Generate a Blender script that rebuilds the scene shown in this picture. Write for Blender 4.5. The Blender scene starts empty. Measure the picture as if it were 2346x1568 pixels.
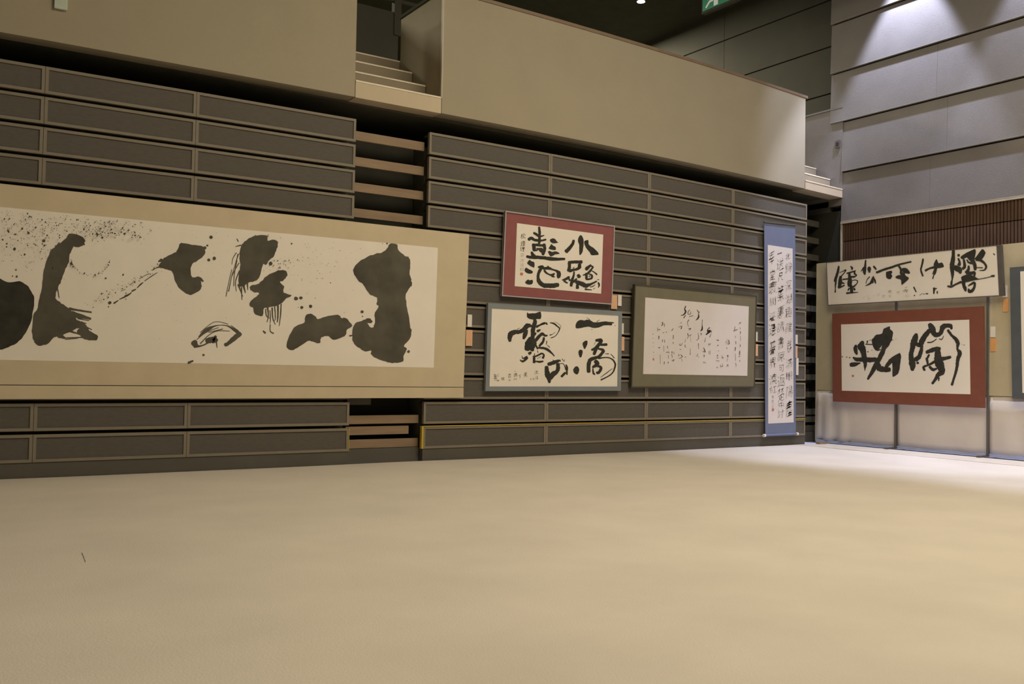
import bpy, bmesh, math, random
from mathutils import Vector, Matrix
from mathutils.geometry import tessellate_polygon
random.seed(7)
SC = bpy.context.scene
COL = SC.collection

# ------------------------------------------------------------------ camera
FPX, YAW, PIT, ROL, EYE = 2126.925, -.588134, .030603, .018667, Vector((0, 0, 1.2))
cr, sr, cp, sp, cy, sy = math.cos(ROL), math.sin(ROL), math.cos(PIT), math.sin(PIT), math.cos(YAW), math.sin(YAW)
M = Matrix(((cr, 0, sr), (0, 1, 0), (-sr, 0, cr))) @ Matrix(((1, 0, 0), (0, cp, sp), (0, -sp, cp))) @ Matrix(((cy, sy, 0), (-sy, cy, 0), (0, 0, 1)))
right, fwd, up = M[0], M[1], M[2]
cam = bpy.data.cameras.new('camera')
cam.sensor_width = 36.0
cam.lens = FPX / 2346 * 36
cam.clip_end = 200
camo = bpy.data.objects.new('camera', cam)
COL.objects.link(camo)
R = Matrix((right, up, -fwd)).transposed()
camo.matrix_world = Matrix.Translation(EYE) @ R.to_4x4()
SC.camera = camo

# ------------------------------------------------------------------ world, lights, exposure
SC.view_settings.view_transform = 'Standard'
SC.view_settings.look = 'None'
SC.view_settings.gamma = 1
SC.view_settings.use_curve_mapping = False
SC.view_settings.exposure = 0.0
w = bpy.data.worlds.new('world'); SC.world = w; w.use_nodes = True
w.node_tree.nodes['Background'].inputs[0].default_value = (1, .93, .8, 1)
w.node_tree.nodes['Background'].inputs[1].default_value = 0.02

def area(name, loc, size, power, col, rot=(0, 0, 0)):
    l = bpy.data.lights.new(name, 'AREA'); l.shape = 'RECTANGLE'; l.size, l.size_y = size
    l.energy = power; l.color = col
    o = bpy.data.objects.new(name, l); COL.objects.link(o); o.location = loc; o.rotation_euler = rot
    return o
def spot(name, loc, power, col, angle, blend, target=None, size=.05):
    l = bpy.data.lights.new(name, 'SPOT'); l.energy = power; l.color = col
    l.spot_size = math.radians(angle); l.spot_blend = blend; l.shadow_soft_size = size
    o = bpy.data.objects.new(name, l); COL.objects.link(o); o.location = loc
    if target: o.rotation_euler = (Vector(target) - Vector(loc)).to_track_quat('-Z', 'Y').to_euler()
    return o
WARM = (1, .875, .645); COOL = (.68, .73, 1)
area('hall_ceiling_lamp', (6.8, 2.6, 9.0), (6, 6), 830, WARM)
area('hall_ceiling_lamp', (10.8, 4.5, 9.0), (3, 6), 80, (1, .93, .84))
area('hall_ceiling_lamp', (1.0, -3.0, 9.0), (6, 4), 150, WARM)
for y in (9.24, 6.80, 4.36, 1.92, -.52):
    spot('wall_washer_lamp', (13.69, y, 9.0), 1900 if y > 9 else 1150, COOL, 56, .4, (13.95, y + .25, 0))
spot('parapet_fill_spot', (13.0, 8.6, 9.0), 420, COOL, 34, .8, (13.0, 10.6, 5.5))  # unseen spot added to brighten the parapet's right end
spot('wall_washer_lamp', (13.69, 11.68, 9.0), 500, COOL, 50, .5)
for x in (-4, 1, 6, 10, 13):
    area('balcony_lamp', (x, 17.0, 9.05), (1.2, 1.2), 420, (1, .93, .72))

# ------------------------------------------------------------------ materials
def lin(c):
    return tuple((v / 255 / 12.92 if v / 255 <= .04045 else ((v / 255 + .055) / 1.055) ** 2.4) for v in c)
def mat(name, rgb, rough=.8, var=.08, scale=6, bump=0, bscale=60, metal=0, stretch=None, spec=.3):
    m = bpy.data.materials.new(name); m.use_nodes = True
    nt = m.node_tree; b = nt.nodes['Principled BSDF']
    b.inputs['Roughness'].default_value = rough; b.inputs['Metallic'].default_value = metal
    b.inputs['Specular IOR Level'].default_value = spec
    c = lin(rgb)
    tc = nt.nodes.new('ShaderNodeTexCoord'); mp = nt.nodes.new('ShaderNodeMapping')
    nt.links.new(tc.outputs['Object'], mp.inputs[0])
    if stretch: mp.inputs['Scale'].default_value = stretch
    n = nt.nodes.new('ShaderNodeTexNoise'); n.inputs['Scale'].default_value = scale; n.inputs['Detail'].default_value = 6
    nt.links.new(mp.outputs[0], n.inputs['Vector'])
    r = nt.nodes.new('ShaderNodeValToRGB')
    r.color_ramp.elements[0].position = .3; r.color_ramp.elements[1].position = .7
    r.color_ramp.elements[0].color = tuple(v * (1 - var) for v in c) + (1,)
    r.color_ramp.elements[1].color = tuple(min(1, v * (1 + var)) for v in c) + (1,)
    nt.links.new(n.outputs['Fac'], r.inputs[0]); nt.links.new(r.outputs[0], b.inputs['Base Color'])
    if bump:
        n2 = nt.nodes.new('ShaderNodeTexNoise'); n2.inputs['Scale'].default_value = bscale; n2.inputs['Detail'].default_value = 4
        nt.links.new(mp.outputs[0], n2.inputs['Vector'])
        bp = nt.nodes.new('ShaderNodeBump'); bp.inputs['Strength'].default_value = bump; bp.inputs['Distance'].default_value = .02
        nt.links.new(n2.outputs['Fac'], bp.inputs['Height']); nt.links.new(bp.outputs[0], b.inputs['Normal'])
    return m
def emit(name, rgb, s):
    m = bpy.data.materials.new(name); m.use_nodes = True
    b = m.node_tree.nodes['Principled BSDF']
    b.inputs['Base Color'].default_value = lin(rgb) + (1,)
    b.inputs['Emission Color'].default_value = lin(rgb) + (1,); b.inputs['Emission Strength'].default_value = s
    return m
MT = dict(
    carpet=mat('pale_felt', (212, 202, 188), .95, .05, 1.2, .22, 90),
    floor=mat('pale_vinyl', (196, 200, 218), .6, .04, 3),
    tape=mat('carpet_edge_band', (202, 190, 172), .8),
    wallp=mat('grey_wall_board', (122, 117, 113), .85, .05, 2.5, .25, 120),
    groove=mat('dark_groove', (52, 49, 42), .9),
    lip=mat('grey_board_edge', (140, 136, 128), .7),
    bead=mat('pale_metal_bead', (186, 176, 158), .5),
    rib=mat('brown_ribbed_timber', (92, 70, 56), .8, .15, 12, stretch=(1, 1, .2)),
    ribback=mat('dark_brown_backing', (50, 40, 32), .9),
    parapet=mat('cream_balcony_board', (166, 156, 134), .8, .03, 1.5, .12, 160),
    cap=mat('brown_rail', (132, 112, 92), .5),
    sidew=mat('shade_toned_wall', (80, 78, 70), .9, .06, 2),  # wall board colour darkened to hold the weak light up on the balcony
    dark=mat('dark_paint', (64, 62, 50), .95, .1, 4),
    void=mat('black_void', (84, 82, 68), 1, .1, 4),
    tread=mat('stair_board', (200, 184, 158), .7, .04, 3),
    nosing=mat('pale_nosing', (232, 222, 200), .5),
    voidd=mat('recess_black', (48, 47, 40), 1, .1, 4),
    seatf=mat('taupe_steel_frame', (134, 125, 110), .6, .05, 8),
    seati=mat('perforated_taupe_panel', (98, 93, 86), .75, .07, 14, .3, 240, stretch=(1, 1, 3)),
    yellow=mat('yellow_edge', (205, 172, 60), .5),
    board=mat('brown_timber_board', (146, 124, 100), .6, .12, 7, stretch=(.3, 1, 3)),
    kick=mat('dark_kick_board', (92, 88, 80), .7, .06, 3),
    mount=mat('tan_silk_mount', (208, 192, 163), .9, .04, 4, .15, 300),
    paper=mat('cream_paper', (240, 232, 219), .9, .02, 3),
    paperw=mat('white_paper', (226, 218, 214), .9, .02, 3),
    ink=mat('black_ink', (56, 55, 48), .8, .25, 9),
    inkw=mat('washed_ink', (88, 84, 73), .85, .32, 3),
    inks=mat('scroll_ink', (78, 74, 72), .85, .3, 20),
    grey=mat('thin_grey_ink', (112, 104, 96), .9, .2, 9),
    seal=mat('red_seal_paste', (196, 128, 108), .9),
    red=mat('wine_red_mat', (146, 90, 88), .9, .06, 8, .1, 300),
    silver=mat('silver_frame', (196, 192, 194), .35, .03, 4, metal=.25, spec=.8),
    bluef=mat('blue_grey_frame', (134, 140, 144), .6, .03, 4),
    olive=mat('olive_grey_mount', (122, 117, 97), .85, .05, 6, .1, 300),
    olived=mat('dark_olive_edge', (78, 74, 60), .6),
    blue=mat('slate_blue_silk', (116, 124, 150), .85, .05, 6, .1, 300),
    knob=mat('white_knob', (236, 228, 214), .4),
    rust=mat('rust_red_mount', (130, 78, 62), .9, .06, 8, .1, 300),
    teal=mat('dark_teal_mount', (86, 91, 94), .85),
    netb=mat('cream_net_board', (200, 186, 150), .85, .05, 5, .5, 200),
    cloth=mat('white_cloth', (218, 208, 198), .95, .03, 3),
    gap_light=mat('pale_blue_gap_light', (186, 194, 226), .5),  # bluish light under the partition, given as a pale colour
    pole=mat('dark_grey_pole', (102, 97, 90), .5),
    cardw=mat('white_card', (232, 224, 212), .8),
    cardp=mat('peach_card', (230, 184, 146), .8),
    cardo=mat('orange_card', (224, 166, 104), .8),
    frameg=mat('grey_thin_frame', (92, 86, 80), .6),
    board_shaded=mat('shaded_board', (88, 84, 74), .7, .1, 6),  # aisle boards with the shade of the right recess mixed into the colour
    riser_shade=mat('shaded_stair_riser', (150, 138, 118), .8, .04, 3),  # stair board darkened for the shade on the upper steps
    plate=mat('pale_box', (190, 200, 186), .6),
    exitg=emit('green_sign_face', (24, 120, 84), .22),
    exitw=emit('white_sign_figure', (220, 225, 215), .22),
    lamp=emit('lamp_glow', (255, 244, 225), 8),
)

# ------------------------------------------------------------------ helpers
def link(name, me, m, parent=None):
    o = bpy.data.objects.new(name, me); COL.objects.link(o)
    for x in (m if isinstance(m, (list, tuple)) else [m]): me.materials.append(MT[x])
    if parent: o.parent = parent
    return o
def tag(o, label=None, cat=None, group=None, kind=None):
    if label: o['label'] = label
    if cat: o['category'] = cat
    if group: o['group'] = group
    if kind: o['kind'] = kind
    return o
def empty(name, loc=(0, 0, 0)):
    o = bpy.data.objects.new(name, None); COL.objects.link(o); o.location = loc; o.empty_display_size = .2
    return o
class MB:
    def __init__(s): s.v = []; s.f = []
    def box(s, x0, x1, y0, y1, z0, z1):
        n = len(s.v)
        s.v += [(x, y, z) for z in (z0, z1) for y in (y0, y1) for x in (x0, x1)]
        s.f += [tuple(n + i for i in q) for q in ((0, 2, 3, 1), (4, 5, 7, 6), (0, 1, 5, 4), (2, 6, 7, 3), (0, 4, 6, 2), (1, 3, 7, 5))]
        return s
    def hexa(s, front, back):      # two quads, corner by corner
        n = len(s.v); s.v += [tuple(p) for p in front] + [tuple(p) for p in back]
        s.f += [(n, n + 1, n + 2, n + 3), (n + 7, n + 6, n + 5, n + 4)]
        for i in range(4):
            j = (i + 1) % 4; s.f.append((n + i, n + 4 + i, n + 4 + j, n + j))
        return s
    def cyl(s, p, q, r, n=12):
        p, q = Vector(p), Vector(q); d = (q - p).normalized(); a = d.orthogonal().normalized(); b = d.cross(a); k = len(s.v)
        for e in (p, q):
            for i in range(n):
                t = 2 * math.pi * i / n; s.v.append(tuple(e + r * (a * math.cos(t) + b * math.sin(t))))
        for i in range(n): s.f.append((k + i, k + (i + 1) % n, k + n + (i + 1) % n, k + n + i))
        s.f += [tuple(k + i for i in reversed(range(n))), tuple(k + n + i for i in range(n))]
        return s
    def mesh(s, name, bend=None, off=None):
        me = bpy.data.meshes.new(name)
        v = [bend(p) for p in s.v] if bend else s.v
        if off: v = [(p[0] - off[0], p[1] - off[1], p[2] - off[2]) for p in v]
        me.from_pydata(v, [], s.f); me.update()
        bm = bmesh.new(); bm.from_mesh(me); bmesh.ops.recalc_face_normals(bm, faces=bm.faces); bm.to_mesh(me); bm.free()
        return me
    def build(s, name, m, parent=None, bend=None, bevel=0):
        off = tuple(parent.matrix_world.translation) if parent and parent.type == 'EMPTY' else None
        if parent and parent.type == 'EMPTY': off = tuple(parent.location)
        o = link(name, s.mesh(name, bend, off), m, parent)
        if bevel:
            b = o.modifiers.new('bevel', 'BEVEL'); b.width = bevel; b.segments = 2; b.limit_method = 'ANGLE'
        return o

D = 10.6            # the plane of the seating fronts and of the parapet
XR = 14.19          # the right wall
X2 = 14.9           # side wall of the upper balcony
CEIL = 9.14
def sag(p):         # the long steel rows and the slab hang a few centimetres low at their ends
    x, y, z = p
    if z > .6 and x > -2.5:
        a = .023 if x > 7 else .011
        z -= (z - .6) * a * ((x - 7) / 6.2) ** 2
    return (x, y, z)

# ------------------------------------------------------------------ setting
o = MB().box(-9, X2 + .2, -9, 24, -.2, 0).build('floor', 'floor'); tag(o, kind='structure')
o = MB().box(-9, X2 + .2, -9, 24, CEIL, CEIL + .2).build('ceiling', 'dark'); tag(o, kind='structure')
o = MB().box(-9.2, -9, -9, 24, -.2, CEIL + .2).build('wall_left', 'wallp'); tag(o, kind='structure')
o = MB().box(-9, X2 + .2, -9.2, -9, -.2, CEIL + .2).build('wall_front', 'wallp'); tag(o, kind='structure')
o = MB().box(-9, X2 + .2, 24, 24.2, -.2, CEIL + .2).build('wall_back', 'dark'); tag(o, kind='structure')

# carpet, with its edge tape along the partition
cme = bpy.data.meshes.new('carpet')
nx, ny = 90, 76
vs, fs = [], []
for j in range(ny + 1):
    for i in range(nx + 1):
        x = -8.9 + (13.60 + 8.9) * i / nx; y = -8.9 + (10.59 + 8.9) * j / ny
        z = .012 + .003 * math.sin(x * 1.9 + .7 * y) * math.sin(y * 1.3 - .4 * x) + .002 * math.sin(3.1 * y + x)
        vs.append((x, y, z))
for j in range(ny):
    for i in range(nx):
        a = j * (nx + 1) + i; fs.append((a, a + 1, a + nx + 2, a + nx + 1))
cme.from_pydata(vs, [], fs); cme.update()
for p in cme.polygons: p.use_smooth = True
carpet = link('carpet', cme, 'carpet')
tag(carpet, 'pale beige felt carpet laid flat over the whole exhibition floor', 'carpet')
o = MB().box(12.95, 13.72, -8.9, 10.57, .004, .0182).build('edge_band', 'tape', carpet)
o = MB().box(13.72, 13.745, -8.9, 10.59, .004, .0184).build('edge_strip', 'groove', carpet)

# right wall: rows of proud boards over a ribbed timber band
wr = MB().box(XR + .06, XR + .35, -9, 10.6, 0, CEIL).box(XR + .06, XR + .35, 10.6, 10.87, 6.11, CEIL).build('wall_right', 'groove'); tag(wr, kind='structure')
ZR = [3.97, 4.89, 5.81, 6.735, 7.655, 8.57, CEIL]
JY = [8.9, 8.6, 8.78, 9.93, 9.0, 8.5]
for k in range(6):
    z0, z1 = ZR[k], ZR[k + 1]
    y1 = 10.62 if k < 2 else 10.87
    js = [y1] + [JY[k] - 3.66 * i for i in range(7) if JY[k] - 3.66 * i > -9] + [-9]
    for a, b in zip(js[:-1], js[1:]):
        ya, yb = b + .0015, a - .0015
        zb, zt = z0 + .03, z1 - .006
        m = MB().hexa([(XR - .02, ya, zb), (XR - .02, yb, zb), (XR + .015, yb, zt), (XR + .015, ya, zt)],
                      [(XR + .07, ya, zb), (XR + .07, yb, zb), (XR + .07, yb, zt), (XR + .07, ya, zt)])
        m.build('wall_panel', 'wallp', wr)
    MB().box(XR - .023, XR + .05, -9, y1, z0 + .022, z0 + .032).build('panel_lip', 'bead' if k == 0 else 'lip', wr)
m = MB().box(XR - .02, XR + .05, 10.6, 10.625, 0, 3.97).build('corner_bead', 'bead', wr)
MB().box(XR - .03, XR + .05, -9, 10.62, 3.955, 3.985).build('band_trim', 'bead', wr)
m = MB(); y = 10.58
while y > 4.6:
    for a, b in ((3.64, 3.95), (0, 3.625)): m.box(XR + .0, XR + .06, y - .036, y, a, b)
    y -= .054
o = m.build('timber_rib', 'rib', wr); tag(o, kind='stuff')
MB().box(XR + .045, XR + .07, -9, 10.6, 0, 3.95).build('timber_backing', 'ribback', wr)

# side wall of the upper balcony, beyond the end of the right wall
sw = MB().box(X2, X2 + .2, 10.4, 24, 4.4, CEIL).build('wall_balcony_side', 'groove'); tag(sw, kind='structure')
zz = [4.4, 4.8, 5.72, 6.635, 7.55, 8.465, CEIL]
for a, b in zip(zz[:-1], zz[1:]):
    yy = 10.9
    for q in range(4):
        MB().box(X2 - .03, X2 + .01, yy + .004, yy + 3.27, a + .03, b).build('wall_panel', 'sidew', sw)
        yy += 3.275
# closes the slot between the right wall's end and the side wall
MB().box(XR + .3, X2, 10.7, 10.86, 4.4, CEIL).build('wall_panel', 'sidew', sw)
lw = MB().box(XR, XR + .3, 10.605, 24, 4.3, 6.08).build('wall_stair_side', 'wallp'); tag(lw, kind='structure')
MB().box(XR - .015, XR + .32, 10.6, 24, 6.08, 6.11).build('cap_rail', 'wallp', lw)
MB().box(XR, X2, 10.9, 24, 4.2, 4.4).build('balcony_slab', 'sidew', lw)

# balcony: parapets, slab, void below
VO = MB().box(-9, XR + .3, 13.4, 13.6, 0, 4.6).build('wall_void_back', 'void'); tag(VO, kind='structure')
slab = MB().box(-9, XR, D + .23, 24, 4.66, 4.75).build('balcony_slab', 'dark', None, sag); tag(slab, kind='structure')
sof = MB().box(-9, XR, D + .23, 13.4, 4.60, 4.66).build('balcony_soffit', 'void', slab, sag)
def parapet(x0, x1, n, m2='parapet'):
    m = MB(); 
    for i in range(n):
        a = x0 + (x1 - x0) * i / n; b = x0 + (x1 - x0) * (i + 1) / n
        m.box(a, b, D, D + .22, 4.56, 6.19)
    me = m.mesh('balcony_parapet', sag); bm = bmesh.new(); bm.from_mesh(me)
    bmesh.ops.remove_doubles(bm, verts=bm.verts, dist=1e-4)
    inner = [f for f in bm.faces if abs(f.normal.x) > .9 and not (abs(f.calc_center_median().x - x0) < .01 or abs(f.calc_center_median().x - x1) < .01)]
    bmesh.ops.delete(bm, geom=inner, context='FACES_ONLY'); bm.to_mesh(me); bm.free()
    return link('balcony_parapet', me, 'parapet')
p1 = parapet(-9, 4.66, 8); tag(p1, kind='structure')
p2 = parapet(5.89, 13.15, 8); tag(p2, kind='structure')
for pp, a, b in ((p1, -9, 4.66), (p2, 5.89, 13.2)):
    m = MB(); n = 8
    for i in range(n):
        m.box(a + (b - a) * i / n, a + (b - a) * (i + 1) / n, D - .012, D + .24, 6.19, 6.235)
    m.build('top_rail', 'cap', pp, sag)
# return wall of the right parapet beside the stair, with metal corner bead
MB().box(5.89, 6.09, D + .22, 11.84, 4.75, 6.19).build('return_wall', 'parapet', p2)
MB().box(5.875, 5.895, D - .006, D + .03, 4.76, 6.19).build('corner_bead', 'bead', p2)
MB().box(5.87, 6.11, D + .24, 11.86, 6.19, 6.235).build('top_rail', 'dark', p2)
MB().box(4.44, 4.66, D + .22, 11.84, 4.75, 6.19).build('return_wall', 'parapet', p1)
MB().box(13.0, 13.15, D + .22, 13.0, 4.75, 6.1).build('return_wall', 'parapet', p2)

# stairs
def stair(name, x0, x1, steps, label, mt):
    t = empty(name, ((x0 + x1) / 2, D, 4.56)); tag(t, label, 'stairs')
    prev = 4.56
    for k, (y, z) in enumerate(steps):
        yn = steps[k + 1][0] if k + 1 < len(steps) else y + .4
        m = MB().box(x0, x1, y, yn + .02, (4.555 if k == 0 else prev - .04), z).build('stair_step', mt if k == 0 or mt == 'parapet' else 'riser_shade', t, sag)
        if k or mt == 'tread': MB().box(x0, x1, y - .006, y + .035, z - .002, z + .018).build('nosing', 'nosing', t, sag)
        prev = z
    return t
st = stair('balcony_stairs', 4.668, 5.882, [(D, 4.755), (11.05, 5.02), (11.45, 5.30), (11.84, 5.565)], 'cream stair flight climbing through the balcony gap above the middle aisle', 'tread')
st2 = stair('balcony_stairs', 13.165, 14.185, [(D, 4.70), (10.87, 4.93), (11.18, 5.19)], 'pale short stair flight in the far right corner beside the grey wall', 'tread')
# barrier with rail behind the middle stair
b = empty('balcony_barrier', (5.2, 13.05, 4.75)); tag(b, 'dim grey barrier wall with handrail at the head of the middle stairs', 'barrier')
MB().box(3.5, 6.42, 13.0, 13.15, 4.75, 6.76).build('barrier_wall', 'sidew', b)
MB().box(6.34, 6.46, 12.98, 13.08, 6.4, 7.6).build('post', 'sidew', b)
MB().box(5.9, 7.2, 13.0, 13.06, 6.93, 6.985).build('handrail', 'sidew', b)
# wall boxes
o = MB().box(1.275, 1.40, D - .035, D - .001, 4.905, 5.2).build('wall_box', 'plate', None, sag, .006); tag(o, 'small pale wall box high on the left cream parapet', 'wall box')
sk = MB().box(XR - .02, XR - .0, 10.655, 10.755, 5.36, 5.50).build('wall_socket', 'frameg'); tag(sk, 'small grey socket plate on the stair side wall, far right corner', 'socket')
MB().box(XR - .03, XR - .02, 10.68, 10.73, 5.40, 5.46).build('socket_face', 'groove', sk)
# downlight and exit sign over the balcony
dl = empty('ceiling_downlight', (13.06, 14.86, CEIL)); tag(dl, 'small round lit downlight in the dark ceiling over the balcony', 'ceiling light')
MB().cyl((13.06, 14.86, CEIL - .012), (13.06, 14.86, CEIL - .004), .085, 20).build('lamp_disc', 'lamp', dl)
MB().cyl((13.06, 14.86, CEIL - .006), (13.06, 14.86, CEIL - .001), .105, 20).build('trim_ring', 'sidew', dl)
ex = empty('exit_sign', (13.05, 12.5, 8.5)); tag(ex, 'green exit sign hanging from the dark ceiling behind the parapet', 'sign')
MB().box(13.0, 13.1, 12.1, 13.0, 8.26, 8.85).build('housing', 'sidew', ex)
MB().box(12.985, 13.0, 12.14, 12.96, 8.30, 8.81).build('sign_face', 'exitg', ex)
m = MB()                                   # running figure, doorway and arrow
def flat(pts, x=12.98): 
    n = len(m.v); m.v += [(x, yy, z) for yy, z in pts] + [(x + .004, yy, z) for yy, z in pts]; k = len(pts)
    for t in tessellate_polygon([[Vector((a, b_, 0)) for a, b_ in pts]]): m.f.append(tuple(n + i for i in t))
    for i in range(k): m.f.append((n + i, n + (i + 1) % k, n + k + (i + 1) % k, n + k + i))
flat([(12.9, 8.56), (12.82, 8.64), (12.82, 8.585), (12.74, 8.585), (12.74, 8.535), (12.82, 8.535), (12.82, 8.48)])
flat([(12.88, 8.36), (12.86, 8.33), (12.76, 8.42), (12.68, 8.42), (12.68, 8.46), (12.78, 8.46)])
flat([(12.66, 8.32), (12.55, 8.32), (12.55, 8.75), (12.66, 8.75)])
m.build('sign_figure', 'exitw', ex)
for hy in (12.3, 12.8): MB().cyl((13.05, hy, 8.85), (13.05, hy, CEIL), .012).build('hanger', 'sidew', ex)

# ------------------------------------------------------------------ retracted seating
def seating(name, label, cols, rowtop=13, yellow=False):
    x0, x1 = cols[0], cols[-1]
    t = empty(name, ((x0 + x1) / 2, D, 0)); tag(t, label, 'retractable seating', 'retracted seating blocks')
    MB().box(x0 + .02, x1 - .02, D + .16, D + .9, .17, 4.12).build('carcass', 'void', t, sag)
    MB().box(x0, x1 - .0, D + .01, D + .16, 0, .168).build('kick_board', 'kick', t)
    for r in range(rowtop):
        zb = .17 if r == 0 else .489 + .3193 * (r - 1); zt = zb + .283
        for c in range(len(cols) - 1):
            a, b_ = cols[c] + .002, cols[c + 1] - .002
            f = .031
            m = MB()
            m.box(a, b_, D, D + .05, zb, zb + f).box(a, b_, D, D + .05, zt - f, zt).box(a, a + f, D, D + .05, zb + f, zt - f).box(b_ - f, b_, D, D + .05, zb + f, zt - f)
            fr = m.build('front_panel', 'seatf', t, sag)
            ins = MB().box(a + f, b_ - f, D + .012, D + .03, zb + f, zt - f)
            i_ = link('perforated_insert', ins.mesh('perforated_insert', sag), 'seati', fr)
            i_.location = (0, 0, 0)
            for v in i_.data.vertices: v.co = v.co - Vector(t.location)
        # tread deck behind each front
        MB().box(x0 + .01, x1 - .01, D + .05, D + .16, zt - .05, zt - .02).build('deck_edge', 'dark', t, sag)
    return t
sl = seating('retracted_seating', 'left block of retracted grey seating, behind the long tan mural', [-3.45, -1.92, -.31, 1.22, 2.75, 4.69])
sr_ = seating('retracted_seating', 'right block of retracted grey seating with a yellow lower edge', [5.72, 7.67, 9.54, 11.37, 13.22])
MB().box(5.708, 13.22, D - .008, D + .04, .4535, .463).build('safety_edge', 'yellow', sr_)['label'] = 'yellow safety edge'
MB().box(5.698, 5.722, D - .004, D + .05, .17, .458).build('safety_edge', 'yellow', sr_)['label'] = 'yellow safety edge'
MB().box(4.688, 4.694, D - .004, D + .05, .17, .458).build('safety_edge', 'yellow', sl)['label'] = 'yellow safety edge'
def aisle(x0, x1, y, label, first, mt='board', yb=.3):
    t = empty('aisle_steps', ((x0 + x1) / 2, y, 0)); tag(t, label, 'folded steps')
    zs = [(.191, .299), (.358, .461)] + [(.495 + .3238 * k, .600 + .3245 * k) for k in range(12)]
    for i, (a, b_) in enumerate(zs):
        MB().box(x0, x1 - (.14 if i == 1 and first else 0), y, y + .04, a, b_).build('step_board', mt, t, sag)
    MB().box(x0, x1, y - .02, y + .05, 0, .185).build('kick_board', 'kick', t)
    MB().box(x0, x1, y + yb, y + yb + .04, 0, 4.15).build('back_panel', 'voidd', t, sag)
    return t
ai = aisle(4.70, 5.71, D + .12, 'brown boards of the folded aisle steps between the two seating blocks', True)
MB().box(4.70, 5.02, D + .1, D + .13, .735, .83).build('bracket_plate', 'kick', ai)
aisle(13.23, XR - .01, D + .5, 'dim boards of folded aisle steps in the recess by the right wall', False, 'board_shaded', .2)
o = MB().box(XR, X2, 10.61, 13.6, 0, 4.2).build('wall_recess', 'voidd'); tag(o, kind='structure')

# ------------------------------------------------------------------ pictures: planes, quads, ink
class Plane:
    """a hanging sheet: n . p = d ; at() turns a place seen in the photograph into a point on it"""
    def __init__(s, n, d): s.n = Vector(n).normalized(); s.d = d / Vector(n).length
    def at(s, px, py, lift=0):
        r = right * (px - 1173) + fwd * FPX - up * (py - 784)
        t = (s.d - lift_sign * 0 + lift - s.n.dot(EYE)) / s.n.dot(r)
        return EYE + r * t
lift_sign = 0
def yplane(y0, ytop=None, z0=0, z1=1):
    if ytop is None: return Plane((0, -1, 0), -y0)
    k = (ytop - y0) / (z1 - z0)            # y = y0 + k (z - z0)
    return Plane((0, -1, k), -(y0 - k * z0))
def xplane(x0): return Plane((-1, 0, 0), -x0)
def cropq(o_, s, pts): return [(o_[0] + a / s, o_[1] + b / s) for a, b in pts]
def lerp4(q, u, v):  # q = TL TR BR BL
    return (q[0] * (1 - u) + q[1] * u) * (1 - v) + (q[3] * (1 - u) + q[2] * u) * v
def slab_q(name, q, n, th, m, parent, lift=0):
    f = [p + n * lift for p in q]; bk = [p - n * (th - lift) for p in q] if False else [p + n * (lift - th) for p in q]
    return MB().hexa(f, bk).build(name, m, parent)
def ring_q(name, q, wd, n, th, m, parent, lift=0):
    w_ = (q[1] - q[0]).length; h_ = (q[0] - q[3]).length; u, v = wd / w_, wd / h_
    qi = [lerp4(q, u, v), lerp4(q, 1 - u, v), lerp4(q, 1 - u, 1 - v), lerp4(q, u, 1 - v)]
    mb = MB()
    for i in range(4):
        j = (i + 1) % 4
        f = [q[i], q[j], qi[j], qi[i]]
        mb.hexa([p + n * lift for p in f], [p + n * (lift - th) for p in f])
    return mb.build(name, m, parent)

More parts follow.
